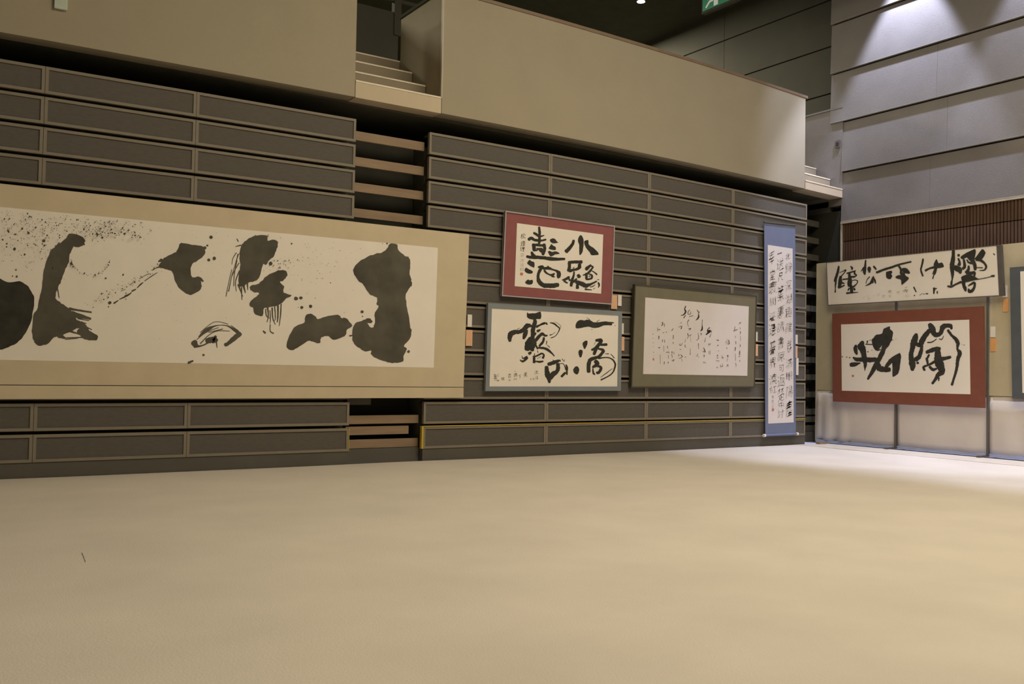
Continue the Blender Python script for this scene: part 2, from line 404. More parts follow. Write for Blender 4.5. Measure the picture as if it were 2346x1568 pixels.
def smooth(pts, closed, per=5):
    out = []; n = len(pts)
    rng = range(n) if closed else range(n - 1)
    for i in rng:
        p0, p1, p2, p3 = (pts[(i + k) % n] if closed else pts[max(0, min(n - 1, i + k))] for k in (-1, 0, 1, 2))
        for j in range(per):
            t = j / per
            out.append(tuple(.5 * (2 * b_ + (c - a) * t + (2 * a - 5 * b_ + 4 * c - d) * t * t + (3 * b_ - a - 3 * c + d) * t ** 3) for a, b_, c, d in zip(p0, p1, p2, p3)))
    if not closed: out.append(pts[-1])
    return out
class Ink:
    def __init__(s, plane, origin, scale, lift=.004):
        s.pl = plane; s.o = origin; s.s = scale; s.v = []; s.f = []; s.l = lift; s.k = 0
    def P(s, x, y): return tuple(s.pl.at(s.o[0] + x / s.s, s.o[1] + y / s.s, s.l + .00006 * s.k))
    def poly(s, pts, rough=3, per=4):
        q = smooth(pts, True, per)
        q = [(x + random.uniform(-rough, rough), y + random.uniform(-rough, rough)) for x, y in q]
        n = len(s.v); s.v += [s.P(x, y) for x, y in q]
        for t in tessellate_polygon([[Vector((x, y, 0)) for x, y in q]]): s.f.append(tuple(n + i for i in t))
        s.k += 1
    def stroke(s, pts, rough=.06):
        if len(pts) == 1:
            x, y, w_ = pts[0]; s.dot(x, y, w_); return
        q = smooth(pts, False, 6); n = len(s.v); L = []
        for i, (x, y, w_) in enumerate(q):
            a = q[max(0, i - 1)]; b_ = q[min(len(q) - 1, i + 1)]
            dx, dy = b_[0] - a[0], b_[1] - a[1]; l = math.hypot(dx, dy) or 1
            nx_, ny_ = -dy / l, dx / l
            L.append((x, y, nx_, ny_, max(w_, 3) / 2))
        # round caps
        def cap(e, sg):
            x, y, nx_, ny_, h = e; tx, ty = ny_ * sg, -nx_ * sg
            return [(x + tx * h * .75 * math.sin(a), y + ty * h * .75 * math.sin(a), nx_, ny_, h * math.cos(a)) for a in (1.2, .8, .4)]
        L = cap(L[0], -1) + L + cap(L[-1], 1)[::-1]
        for x, y, nx_, ny_, h in L:
            for sg in (1, -1):
                r = h * (1 + random.uniform(-rough, rough) * 2)
                s.v.append(s.P(x + sg * nx_ * r, y + sg * ny_ * r))
        for i in range(len(L) - 1):
            a = n + 2 * i; s.f.append((a, a + 1, a + 3, a + 2))
        s.k += 1
    def dot(s, x, y, w_, asp=1.0):
        n = len(s.v); m_ = 8 if w_ > 8 else 5; a0 = random.random() * 6
        for i in range(m_):
            t = a0 + 2 * math.pi * i / m_; r = w_ / 2 * random.uniform(.85, 1.12)
            s.v.append(s.P(x + r * math.cos(t), y + r * asp * math.sin(t)))
        s.f.append(tuple(n + i for i in range(m_))); s.k += 1
    def run(s, text):
        for ln in text.strip().splitlines():
            ln = ln.strip()
            if not ln: continue
            for part in ln.split(';'):
                part = part.strip()
                if not part: continue
                c, rest = part[0], part[1:].split()
                pts = [tuple(float(v) for v in t.split(',')) for t in rest]
                if c == 'p': s.poly(pts)
                elif c == 's': s.stroke(pts)
                elif c == 'd':
                    for x, y, w_ in pts: s.dot(x, y, w_)
        return s
    def build(s, name, m, parent, kind=None, label=None):
        off = Vector(parent.location) if parent.type == 'EMPTY' else Vector()
        me = bpy.data.meshes.new(name); me.from_pydata([tuple(Vector(p) - off) for p in s.v], [], s.f); me.update()
        o = link(name, me, m, parent)
        if kind: o['kind'] = kind
        if label: o['label'] = label
        return o
_glyphs = {}
def glyph(ch):
    if ch not in _glyphs:
        c = bpy.data.curves.new('g', 'FONT'); c.body = ch; c.size = 1; c.resolution_u = 2; c.offset = -.02
        o = bpy.data.objects.new('g', c); COL.objects.link(o)
        bpy.context.view_layer.update()
        me = bpy.data.meshes.new_from_object(o.evaluated_get(bpy.context.evaluated_depsgraph_get()))
        v = [tuple(q.co) for q in me.vertices]; f = [tuple(p.vertices) for p in me.polygons]
        if v:
            x0 = min(a[0] for a in v); x1 = max(a[0] for a in v); y0 = min(a[1] for a in v); y1 = max(a[1] for a in v)
            sx = max(x1 - x0, .35); sy_ = max(y1 - y0, .35); cx_, cy_ = (x0 + x1) / 2, (y0 + y1) / 2
            v = [((a[0] - cx_) / sx, (a[1] - cy_) / sy_) for a in v]
        bpy.data.objects.remove(o); bpy.data.curves.remove(c); bpy.data.meshes.remove(me)
        _glyphs[ch] = (v, f)
    return _glyphs[ch]
def write(ink, ch, cx_, cy_, w_, h_, slant=-.12, wob=.035):
    v, f = glyph(ch); n = len(ink.v)
    ph = random.random() * 6; ph2 = random.random() * 6
    for x, y in v:
        xx = x + wob * math.sin(7 * y + ph) ; yy = y + wob * math.sin(8 * x + ph2) + slant * x * -1
        ink.v.append(ink.P(cx_ + xx * w_, cy_ - yy * h_))
    ink.f += [tuple(n + i for i in q) for q in f]; ink.k += 1

OC = dict(A=((1180, 510), 9.8), B=((1280, 520), 9.8), C=((1120, 710), 8.96), D=((1240, 710), 8.96), E=((1890, 580), 11.73), F=((2090, 560), 11.17),
          G=((1920, 730), 9.8), H=((2070, 730), 9.8), I=((1745, 500), 6.03), J=((1745, 750), 6.03), K=((1470, 680), 8.71), L=((1580, 690), 8.71),
          M=((0, 440), 3.136), N=((540, 480), 3.409))
def brush(pl, crop, text, parent, m='ink', name='brush_character', kind=None, label=None):
    return Ink(pl, *OC[crop]).run(text).build(name, m, parent, kind, label)

# ---- the long mural
pl = yplane(D - .06); N_ = Vector((0, -1, 0))
mural = empty('calligraphy_mural', (3.5, D - .05, .82)); tag(mural, 'very long tan-mounted calligraphy mural with huge grey ink blots, left half of wall', 'calligraphy')
X0 = -1.6
def V3(x, y, z): return Vector((x, y, z))
ybk = D - .06
c = [pl.at(1075, 537), pl.at(1062, 912), pl.at(1062, 887.7), pl.at(0, 420.7), pl.at(0, 915), pl.at(0, 882.6)]
def ext(a, b_, x): # extend the line b->a to x
    t = (x - b_.x) / (a.x - b_.x); return b_ + (a - b_) * t
TL = ext(c[3], c[0], X0); BL = ext(c[4], c[1], X0); ML = ext(c[5], c[2], X0)
slab_q('mount', [TL, c[0], c[2] + V3(0, 0, .004), ML + V3(0, 0, .004)], N_, .02, 'mount', mural)
slab_q('mount_hem', [ML - V3(0, 0, .004), c[2] - V3(0, 0, .004), c[1], BL], N_, .018, 'mount', mural)
MB().hexa([ML + V3(0, .004, .01), c[2] + V3(0, .004, .01), c[2] + V3(0, .004, -.01), ML + V3(0, .004, -.01)], [p + V3(0, .01, 0) for p in (ML + V3(0, 0, .01), c[2] + V3(0, 0, .01), c[2] - V3(0, 0, .01), ML - V3(0, 0, .01))]).build('seam', 'groove', mural)
q = [pl.at(0, 474.4), pl.at(1003, 568), pl.at(993.5, 842.9), pl.at(0, 825.2)]
PT, PB = ext(q[0], q[1], X0 + .5), ext(q[3], q[2], X0 + .5)
slab_q('paper', [PT, q[1], q[2], PB], N_, .004, 'paper', mural, .002)
brush(pl, 'M', "p -190,760 -120,660 -60,630 0,622 60,652 140,642 190,670 235,730 245,790 230,900 200,990 140,1070 60,1115 0,1135 -120,1120 -200,950", mural, 'ink', 'ink_blot')
brush(pl, 'M', """p 470,340 430,370 375,410 345,470 320,540 305,650 290,740 270,830 240,890 230,1000 240,1060 260,1095 300,1105 350,1085 390,1045 430,1035 520,1000 560,960 540,900 500,840 440,800 400,760 415,690 440,640 465,570 495,500 515,400 580,395 610,360 600,330 545,305 495,305
s 500,840,20 560,850,14 655,865,12; s 520,880,50 600,898,26 650,912,16; s 540,950,60 590,960,50 615,1000,50; s 600,990,40 640,1030,45 690,1045,38; s 570,1000,40 620,1040,40 690,1055,26; s 430,1030,40 465,1050,14; s 460,1050,8 600,1045,8; s 560,910,8 640,925,5; s 540,930,14 620,945,6; s 470,1060,6 560,1052,4; s 600,960,10 660,990,5; s 640,1000,8 700,1035,5; s 500,1000,14 600,1030,8; s 415,700,8 425,760,5; s 515,395,20 500,440,12; s 590,345,16 606,380,9""", mural, 'inkw', 'ink_blot')
brush(pl, 'M', """p 1280,400 1300,368 1380,380 1460,395 1475,440 1440,480 1378,525 1378,610 1430,608 1445,650 1440,700 1370,740 1310,710 1260,650 1240,575 1190,555 1143,540 1165,490 1200,460 1265,430
s 1400,640,40 1430,625,30 1460,642,10; d 1470,402,26 1490,385,16; s 1140,500,10 1160,490,24""", mural, 'inkw', 'ink_blot')
brush(pl, 'M', """s 1395,1085,50 1410,1108,30; s 1400,1110,24 1450,1105,10 1500,1080,12 1550,1040,20; s 1430,1040,10 1490,990,26 1560,960,6 1640,965,9 1720,1020,26; s 1725,1020,30 1690,1045,36 1640,1090,26 1620,1098,26; s 1490,1070,40 1545,1060,44 1530,1080,20; s 1440,1010,5 1540,935,4 1640,950,4; s 1500,1010,5 1600,985,6; s 1555,1080,9 1560,1120,4; s 1440,1090,8 1500,1030,6 1560,1000,5 1650,1000,4; s 1415,1060,5 1480,1010,6 1570,975,4; s 1660,960,4 1715,1000,6""", mural, 'inkw', 'ink_blot')
brush(pl, 'N', """p 35,310 60,260 110,225 150,205 240,205 250,245 300,235 330,260 320,310 300,365 260,400 240,430 215,430 200,480 185,530 150,560 100,570 60,600 30,600 20,540 35,450 30,380
s 20,590,14 40,640,8 55,680,5; s 60,590,20 75,650,7; s 20,350,10 0,420,6 -30,520,5 -55,640,8; s 10,400,8 -10,500,7 -15,600,5; s 40,280,10 0,290,6; s 10,230,6 20,250,8; s 90,570,14 95,630,5; s 30,480,10 0,560,7 5,640,4; s 25,420,8 -20,500,5 -40,560,5; s 150,215,8 155,200,4; s 250,215,8 255,195,3; s 45,610,9 50,705,5; s -30,470,5 -60,600,5 -75,680,6; s 5,340,7 -20,380,5 -30,430,4""", mural, 'inkw', 'ink_blot')
brush(pl, 'N', """p 245,520 330,478 385,478 405,510 380,550 345,570 378,600 375,650 435,670 390,700 370,725 330,750 270,765 220,775 210,830 150,820 135,770 108,750 120,715 165,680 180,650 140,648 112,620 125,595 180,580
s 250,770,14 255,830,9 245,880,6; s 285,770,12 290,850,9 310,900,5; s 330,750,14 330,830,12 325,880,9; s 355,740,9 350,830,9 340,910,5; s 270,900,7 270,950,7 295,968,10; s 215,950,10 230,965,16; s 305,760,9 310,850,7 300,870,5; s 235,780,9 240,830,8 265,850,5; s 268,790,7 272,860,7 268,890,4""", mural, 'inkw', 'ink_blot')
brush(pl, 'N', "p 400,1050 420,980 470,910 535,885 545,835 580,815 620,835 640,855 700,840 800,825 825,850 860,850 910,910 870,940 850,990 770,1020 720,990 670,1000 660,1040 640,1047 590,1030 560,1030 500,1070 440,1100 405,1085", mural, 'inkw', 'ink_blot')
brush(pl, 'N', """p 1185,300 1205,268 1255,270 1270,310 1310,355 1355,380 1365,440 1360,500 1370,545 1378,595 1360,610 1330,660 1330,720 1345,800 1360,900 1373,950 1360,1010 1315,1065 1335,1090 1310,1150 1305,1190 1240,1200 1170,1190 1100,1165 1055,1130 1060,1105 1010,1110 960,1080 925,1050 910,990 925,900 1000,865 1045,850 1068,875 1055,890 1030,890 1050,920 1075,920 1090,870 1085,820 1115,760 1100,740 1105,690 1060,670 1020,630 990,580 955,555 918,490 940,430 1030,370 1100,345 1150,335
s 890,988,12 912,985,9""", mural, 'inkw', 'ink_blot')
ik = Ink(pl, *OC['M'])
ik.run("""s 820,800,12 850,780,6; s 858,772,5 895,755,10; s 900,750,14 925,738,12 945,722,5; s 950,712,12 975,700,8; s 985,690,5 1010,665,11 1030,650,4; s 1040,640,5 1090,605,6 1130,580,4; s 1100,560,7 1120,548,5 1140,540,9; s 870,712,3 900,700,3; s 930,670,3 960,650,3; s 1000,625,3 1060,590,4; d 830,725,9 880,695,9 905,728,9 905,770,8 1000,640,7 1080,590,9 1060,575,8
s 1355,1228,16 1385,1215,13
d 1462,1172,17 1517,326,26 1540,477,26 1500,490,22 885,595,14 760,620,14 790,797,24 780,825,9 670,830,8 115,560,12 120,608,16 90,605,10 50,372,12 105,410,22 315,350,24 320,385,16 340,312,12 735,328,16 700,306,16 895,300,16 178,450,14 205,295,18 160,265,16""")
ik2 = ik
for _ in range(850):
    u = random.random()
    if u < .46: x, y = random.gauss(210, 160), random.gauss(300, 115)
    elif u < .77: x, y = random.gauss(720, 190), random.gauss(255, 50)
    elif u < .84:
        t = random.random(); x, y = 600 + 420 * t, 330 - 60 * math.sin(t * 3.1) + 15 * random.gauss(0, 1)
    elif u < .92:
        t = random.random() * math.pi; x, y = 650 + 140 * math.cos(t), 480 + 115 * math.sin(t) + random.gauss(0, 8)
    else:
        t = random.random(); x, y = 600 + 560 * t, 820 - 290 * t + random.gauss(0, 18)
    if 0 < x < 1700 and 128 + x * .085 < y < 640 or (u >= .92 and y < 900):
        sz = min(20, 3.5 + random.expovariate(.45)); ik.dot(x, y, sz, random.uniform(.8, 1.5))
for _ in range(60):
    x, y = random.uniform(1000, 1800), random.uniform(230, 1100); ik.dot(x, y, random.uniform(2.5, 5))
ik.build('ink_splatter', 'inkw', mural, 'stuff')
ik = Ink(pl, *OC['N']); ik.run("d 273,423,30 471,697,32 509,692,28 516,766,26 585,757,28 437,268,14 987,800,26 1350,1111,24 1182,267,14 990,836,10 488,765,7 740,574,9 622,693,7 1147,267,7 815,322,7")
for _ in range(110):
    x, y = random.gauss(560, 230), random.gauss(420, 130)
    if 160 + x * .1 < y < 1180 and 10 < x < 1560: ik.dot(x, y, random.uniform(2.5, 6))
for _ in range(30): ik.dot(random.uniform(250, 490), 470 - random.uniform(0, 90), random.uniform(3, 8), 1.4)
ik.build('ink_splatter', 'inkw', mural, 'stuff')

# ---- framed pieces on the seating
def quad(pl_, o_, s_, pts): return [pl_.at(a, b_) for a, b_ in cropq(o_, s_, pts)]
o3, s3, o4, s4, o5, s5 = (1100, 460), 3.408, (1430, 500), 2.904, (1840, 460), 2.53

pl = yplane(D - .06, 10.497, 2.2, 3.36); n = pl.n
t = empty('framed_calligraphy', (7.83, D - .05, 2.2)); tag(t, 'wine red matted calligraphy in a thin silver frame, four bold characters, upper picture', 'framed calligraphy')
q = quad(pl, o3, s3, [(198, 80), (1052, 198), (1030, 812), (170, 745)])
slab_q('mat', q, n, .02, 'red', t, -.012)
ring_q('frame', q, .014, n, .05, 'silver', t, .004)
slab_q('paper', quad(pl, o3, s3, [(290, 175), (963, 265), (947, 727), (272, 668)]), n, .006, 'paper', t, -.006)
LI = dict(lift=.0)
class Shift(Plane):
    def __init__(s, p, dl): s.n = p.n; s.d = p.d + dl
pr = Shift(pl, -.0085)
brush(pr, 'A', """s 540,110,50 550,200,60 548,330,60 545,440,55 530,480,45; s 425,235,50 480,270,60 530,310,50; s 590,310,38 650,290,22
s 310,380,70 370,350,70 430,390,60 520,405,60 600,405,45 690,385,40; s 420,500,85 425,560,85 430,620,75; s 470,500,60 620,520,55; s 650,500,80 665,570,70 650,640,80 625,715,65
s 490,590,40 600,600,60; s 430,630,45 500,625,30; s 560,620,60 610,660,70; s 375,670,50 400,730,80 430,760,90
s 270,765,60 350,780,70 480,780,80 650,795,75 800,815,80 950,825,66 1060,820,60 1110,820,50
p 780,400 830,360 900,370 940,430 975,445 900,465 830,460; p 760,570 815,490 850,520 910,550 910,615 840,615 770,595; p 740,660 770,640 830,660 920,650 995,690 980,710 900,720 810,765 770,725""", t)
brush(pr, 'A', """p 270,915 325,840 370,870 435,900 430,1005 395,1005 330,970; p 215,1060 245,1015 300,1040 390,1090 395,1125 360,1150 290,1145 230,1110; p 225,1350 290,1280 320,1300 390,1290 400,1350 370,1390 290,1395
s 530,1005,50 610,990,60 640,1030,60 760,1030,66 850,1060,38 930,1085,46; s 740,990,45 740,1040,50; s 940,1090,60 985,1140,90 980,1200,95 970,1235,60
s 590,1020,70 550,1090,70 520,1180,66 520,1260,76 555,1350,100 640,1410,100 740,1420,105 860,1420,105 960,1400,90
s 660,1080,46 700,1130,44 770,1170,36 840,1180,60 880,1150,40; s 830,1210,40 880,1220,34""", t)
brush(pr, 'B', "s 335,310,60 310,390,65 240,480,80 170,550,90; p 490,185 540,230 560,330 555,450 530,580 475,635 460,580 460,420 430,310 450,230; p 580,320 660,300 675,390 730,440 790,480 870,560 890,625 740,635 700,580 620,480 580,390", t)
brush(pr, 'B', """s 230,800,70 340,790,66 450,790,70 510,790,76; s 240,830,80 240,900,70 230,980,86; s 470,850,76 460,920,76 400,950,56; s 250,990,76 330,965,56 400,960,56; s 320,930,16 350,905,16
s 345,1010,36 335,1100,46 300,1200,66 280,1320,66; s 80,1195,24 150,1180,60 230,1130,56; s 120,1220,40 190,1260,40; s 230,1170,36 250,1200,50
s 440,1090,76 460,1120,86; s 400,1170,40 350,1220,56 300,1240,56; s 400,1240,80 500,1270,100 600,1320,100 660,1310,80 740,1280,46 850,1225,36
s 420,1300,60 420,1370,76; s 600,1400,44 660,1410,28 740,1415,20; s 890,1260,40 910,1310,36 890,1360,20; s 870,1190,16 905,1185,16
s 720,860,40 650,920,76 620,950,76; s 700,880,36 770,900,36 720,970,46 650,1050,56 545,1085,20; s 730,980,20 800,1020,26 855,1070,36
s 625,1050,56 620,1160,56; s 700,1070,40 745,1090,46 740,1150,46 680,1175,40 620,1175,40; s 680,1110,20 700,1120,20
s 700,1350,14 760,1340,20 820,1300,12; s 780,1400,12 820,1370,8""", t)
ik = Ink(pr, *OC['A'])
for ch, x, y, h in (('松', 180, 305, 115), ('煙', 178, 470, 115), ('墣', 170, 600, 110)):
    for dx in (-3, 3): random.seed(x + h); write(ik, ch, x + dx, y, 105, h)
ik.build('inscription', 'ink', t, 'stuff')
ik = Ink(pr, *OC['A'])
for ch, x, y in (('節', 160, 730), ('冷', 158, 855), ('嶂', 158, 955), ('翔', 152, 1055)): write(ik, ch, x, y, 80, 80)
ik.build('inscription', 'grey', t, 'stuff')
brush(pr, 'A', "p 115,1130 175,1130 172,1185 118,1185", t, 'seal', 'seal')

pl = yplane(D - .06, 10.525, .92, 2.1); n = pl.n
t = empty('framed_calligraphy', (7.8, D - .05, .92)); tag(t, 'blue-grey framed calligraphy with dry brush arcs, directly below the wine red one', 'framed calligraphy')
q = quad(pl, o3, s3, [(62, 800), (1108, 865), (1098, 1485), (40, 1488)])
ring_q('frame', q, .062, n, .05, 'bluef', t, .004)
qp = quad(pl, o3, s3, [(83, 830), (1090, 893), (1078, 1460), (67, 1460)])
slab_q('paper', qp, n, .02, 'paper', t, -.006)
pr = Shift(pl, -.0085)
brush(pr, 'C', """p 795,45 810,80 870,75 960,70 1060,45 1070,180 1000,190 930,200 840,190 785,150 780,100
s 940,200,60 945,270,88 920,340,88 905,430,88 900,540,80 880,640,100; s 430,640,60 430,560,96 460,490,106 540,460,96 640,450,80 720,400,90 790,330,100 860,330,60
s 770,430,76 740,520,90 715,590,50; s 980,350,50 1060,310,36 1150,275,40; s 1000,440,56 1050,415,36; s 960,480,36 950,520,26; s 580,400,10 640,375,8
s 860,600,110 820,700,150 790,800,130; s 930,680,110 880,780,120 900,830,70; s 950,640,70 1010,570,66 1090,490,60; s 1100,490,60 1150,530,44 1195,530,34; s 1130,580,44 1110,660,50 1040,740,46; s 830,900,60 860,880,50
s 1190,640,16 1180,710,16; s 970,740,36 1000,800,36; s 1020,780,36 1130,790,50 1220,830,50 1290,890,34 1344,950,20; s 1200,730,10 1250,770,14 
s 680,950,12 700,1000,22 780,970,46; s 640,1030,16 700,1060,44 790,990,46; s 900,960,16 980,950,34 1080,900,36 1130,930,36 1110,990,46; s 930,980,50 930,1080,56; s 960,1060,26 1040,1070,40 1110,1060,34; s 940,900,16 930,940,16; s 1000,840,12 1010,880,12; s 990,1010,8 1070,960,10""", t)
brush(pr, 'D', """s 100,275,40 120,300,30; s 180,268,14 260,285,34 330,340,28 375,385,26 350,460,18 290,540,15 200,580,18; s 180,520,26 230,505,10 290,460,8; s 280,245,5 340,280,8 400,330,8 395,380,8; s 0,300,40 70,270,36; s 230,270,8 300,300,20""", t)
brush(pr, 'D', """s 110,1180,76 120,1300,106 150,1400,90 170,1490,50; s 150,1120,70 250,1090,80 350,1050,60; s 340,1120,76 345,1200,80 320,1270,80 240,1330,110 190,1400,80
s 370,1110,14 450,1110,14 490,1180,20 500,1230,22; s 430,1010,14 470,1060,12 480,1020,8; s 510,1130,24 530,1190,44 525,1260,40 530,1330,30; s 490,1300,50 420,1370,50; s 200,1450,8 330,1290,8; s 380,1040,40 395,1060,20; s 240,1030,12 260,1060,30""", t)
brush(pr, 'D', "p 705,330 730,250 800,210 880,220 940,205 1000,215 1080,255 1180,255 1290,240 1400,250 1500,265 1450,290 1450,320 1300,320 1220,350 1150,370 1060,375 980,350 880,360 760,385 710,370; s 930,155,5 1000,210,14; s 1140,245,12 1200,205,6; d 1040,405,20 1515,325,18", t)
brush(pr, 'D', """p 850,680 910,635 950,650 940,720 895,810 860,760; p 765,850 810,820 850,850 840,930 805,985 770,930; p 655,1230 720,1160 775,1200 775,1270 740,1330 680,1300
s 1130,630,56 1230,630,76 1200,690,66 1130,780,76 1040,825,44; s 1220,720,46 1340,715,54; s 1120,820,76 1085,910,60; s 1170,800,36 1270,830,66 1250,890,60 1170,970,60 1020,1020,76 980,1100,86 970,1270,76
s 1180,1000,36 1270,985,26 1380,985,24 1470,1030,30 1520,1120,36 1500,1220,34 1460,1300,28 1370,1370,24 1230,1440,30; s 1310,905,8 1380,905,20; s 1430,910,12 1500,990,18; s 1220,1390,9 1340,1300,16 1460,1210,10
s 1120,1060,84 1150,1120,84 1060,1180,46; s 1150,1150,50 1230,1190,54 1180,1290,60 1140,1290,44; s 1060,1210,22 1070,1300,40 1100,1330,26; s 1085,720,5 1110,670,10""", t)
ik = Ink(pr, *OC['C'])
for ch, x, y, w_, h in (('北', 975, 1285, 85, 75), ('斗', 980, 1400, 70, 80), ('口', 888, 1425, 66, 36), ('美', 752, 1330, 70, 95), ('下', 635, 1380, 55, 75), ('一', 540, 1265, 40, 30), ('滴', 545, 1340, 75, 75), ('の', 540, 1425, 60, 36),
                        ('霧', 425, 1360, 60, 80), ('立', 425, 1440, 50, 36), ('仗', 290, 1415, 70, 60), ('三', 190, 1345, 40, 45), ('而', 192, 1455, 44, 34), ('书', 130, 1400, 62, 120), ('艹', 118, 1335, 44, 30)):
    for dx in (-2.5, 2.5): random.seed(x + y); write(ik, ch, x + dx, y, w_, h)
ik.build('inscription', 'inks', t, 'stuff')

pl = yplane(D - .06, 10.50, .98, 2.52); n = pl.n
t = empty('framed_calligraphy', (10.5, D - .05, .98)); tag(t, 'olive grey mounted calligraphy with rows of fine flowing script, left of the blue scroll', 'framed calligraphy')
q = quad(pl, o4, s4, [(70, 440), (882, 517), (868, 1128), (45, 1130)])
slab_q('mount', q, n, .04, 'olive', t, -.0)
ring_q('frame', q, .02, n, .055, 'olived', t, .006)
slab_q('paper', quad(pl, o4, s4, [(140, 528), (828, 588), (818, 1050), (125, 1038)]), n, .006, 'paperw', t, .004)
pr = Shift(pl, .002)
brush(pr, 'K', """s 880,190,18 860,250,22 880,300,32 840,360,22 785,375,10; s 880,370,12 840,425,16; s 960,265,9 930,300,10 930,350,10 980,345,9 975,300,7; s 950,400,9 1025,380,11""", t)
brush(pr, 'L', "s 400,535,20 365,560,14 370,610,46 410,600,46 330,670,22; s 430,590,12 440,640,5; s 430,650,6 400,720,12", t)
brush(pr, 'L', "s 255,375,10 250,470,10 250,560,32 215,600,10; s 230,640,12 230,680,12; s 150,180,12 185,230,14 200,210,6; s 180,240,8 175,330,32 125,385,10", t)
brush(pr, 'K', """s 940,465,18 915,520,10 935,600,7; s 935,645,10 980,635,18 950,670,9; s 920,740,20 930,790,9 915,840,9; s 990,760,12 930,790,11; s 970,790,5 985,910,4; s 875,850,7 865,915,9; s 865,960,9 870,1005,11 890,1010,5; s 800,515,9 770,535,5
s 740,610,7 800,590,14 790,640,22; s 770,940,12 760,970,11 790,970,11 820,925,5; s 765,1050,12 785,1060,8; s 745,1160,18 740,1190,7; s 735,1235,5 790,1220,11 810,1190,16 780,1160,12; s 800,1250,9 810,1300,5; s 415,515,26 420,560,18 390,580,7; s 455,540,12 460,600,7
s 430,720,12 450,715,9; s 490,710,16 500,700,9; s 420,860,12 415,905,11; s 460,865,11 460,915,9; s 320,620,9 320,690,7; s 340,660,16 370,655,9; s 345,790,22 345,850,11; s 340,1020,18 370,1015,9; s 630,640,12 600,680,12; s 635,770,11 630,840,12; s 630,910,11 630,950,4; s 515,990,11 525,1040,5
s 490,1115,11 540,1105,9 545,1130,8; s 605,1100,16 610,1130,10; s 640,1105,9 650,1150,7; s 600,1150,9 615,1210,9; s 605,1280,9 650,1260,12 620,1300,5; s 455,1300,14 450,1350,9; s 530,1310,20 530,1330,10; s 970,1040,7 970,1100,7 970,1160,11; s 865,1210,12 880,1200,8
s 535,1170,7 540,1240,5; s 440,980,6 445,1100,4; s 370,1160,6 375,1340,5""", t, 'grey', 'inscription', 'stuff')
brush(pr, 'K', "d 225,750,18 222,830,14 230,920,16 232,995,12 236,1110,16 238,1180,12", t, 'grey', 'inscription', 'stuff')
brush(pr, 'K', "p 222,1232 250,1232 248,1272 224,1272", t, 'seal', 'seal')
brush(pr, 'L', """s 165,640,7 180,740,12 135,790,7; s 175,850,14 180,960,7; s 165,1050,7 145,1105,11; s 170,1100,5 190,1130,5; s 320,730,5 300,820,12; s 385,850,12 385,885,9 420,850,9; s 280,930,11 300,980,22 310,1020,18 260,1000,7; s 290,1080,18 290,1120,11; s 275,1240,9 280,1215,7 320,1240,10
s 550,780,22 585,790,9; s 555,895,16 575,880,12; s 570,990,10 580,1005,7; s 560,1080,20 545,1110,11; s 545,1145,10 575,1130,9; s 525,1190,7 590,1200,11; s 545,1320,16 555,1340,9; s 745,760,5 745,860,7; s 780,780,16 790,850,18 760,860,8; s 710,830,5 730,810,6; s 735,930,14 750,950,8; s 760,1085,22 765,1120,14; s 740,1210,5 760,1150,7; s 740,1310,9 760,1270,11 770,1310,7
s 650,1090,9 650,1140,9 670,1130,18; s 620,1270,5 620,1310,11 660,1300,9 650,1250,5; s 905,510,7 895,580,11; s 875,600,12 950,570,14; s 915,700,7 920,740,4; s 920,810,14 925,860,9; s 915,930,20 910,990,12; s 915,1050,5 918,1190,5; s 920,1240,9 930,1300,7; s 1020,430,18 980,455,7; s 1005,530,9 1010,560,7; s 1015,610,16 1015,660,7; s 1015,700,5 1020,790,6; s 1010,870,11 1010,910,11; s 1000,1000,18 1000,1070,18; s 985,1110,14 1010,1100,8; s 1000,1190,16 1005,1205,9; s 385,1000,6 390,1060,6; s 410,990,6 412,1065,6""", t, 'grey', 'inscription', 'stuff')

# ---- hanging scroll
pl = yplane(D - .05); n = pl.n
t = empty('hanging_scroll', (12.5, D - .045, .2)); tag(t, 'tall narrow hanging scroll on slate blue silk with white-knobbed roller', 'hanging scroll')
q = quad(pl, o4, s4, [(932, 28), (1138, 50), (1142, 1437), (940, 1447)])
slab_q('silk_mount', q, n, .008, 'blue', t)
slab_q('paper', quad(pl, o4, s4, [(955, 178), (1120, 203), (1127, 1360), (958, 1368)]), n, .004, 'paperw', t, .002)
a, b_ = q[3], q[2]; e = (b_ - a).normalized()
MB().cyl(a - e * .01, b_ + e * .01, .02, 12).build('roller', 'blue', t)
MB().cyl(a - e * .05, a - e * .008, .026, 12).build('roller_knob', 'knob', t)
MB().cyl(b_ + e * .008, b_ + e * .05, .026, 12).build('roller_knob', 'knob', t)
MB().cyl(q[0] - e * .005, q[1] + e * .005, .014, 10).build('top_rod', 'olived', t)
pr = Shift(pl, .001)
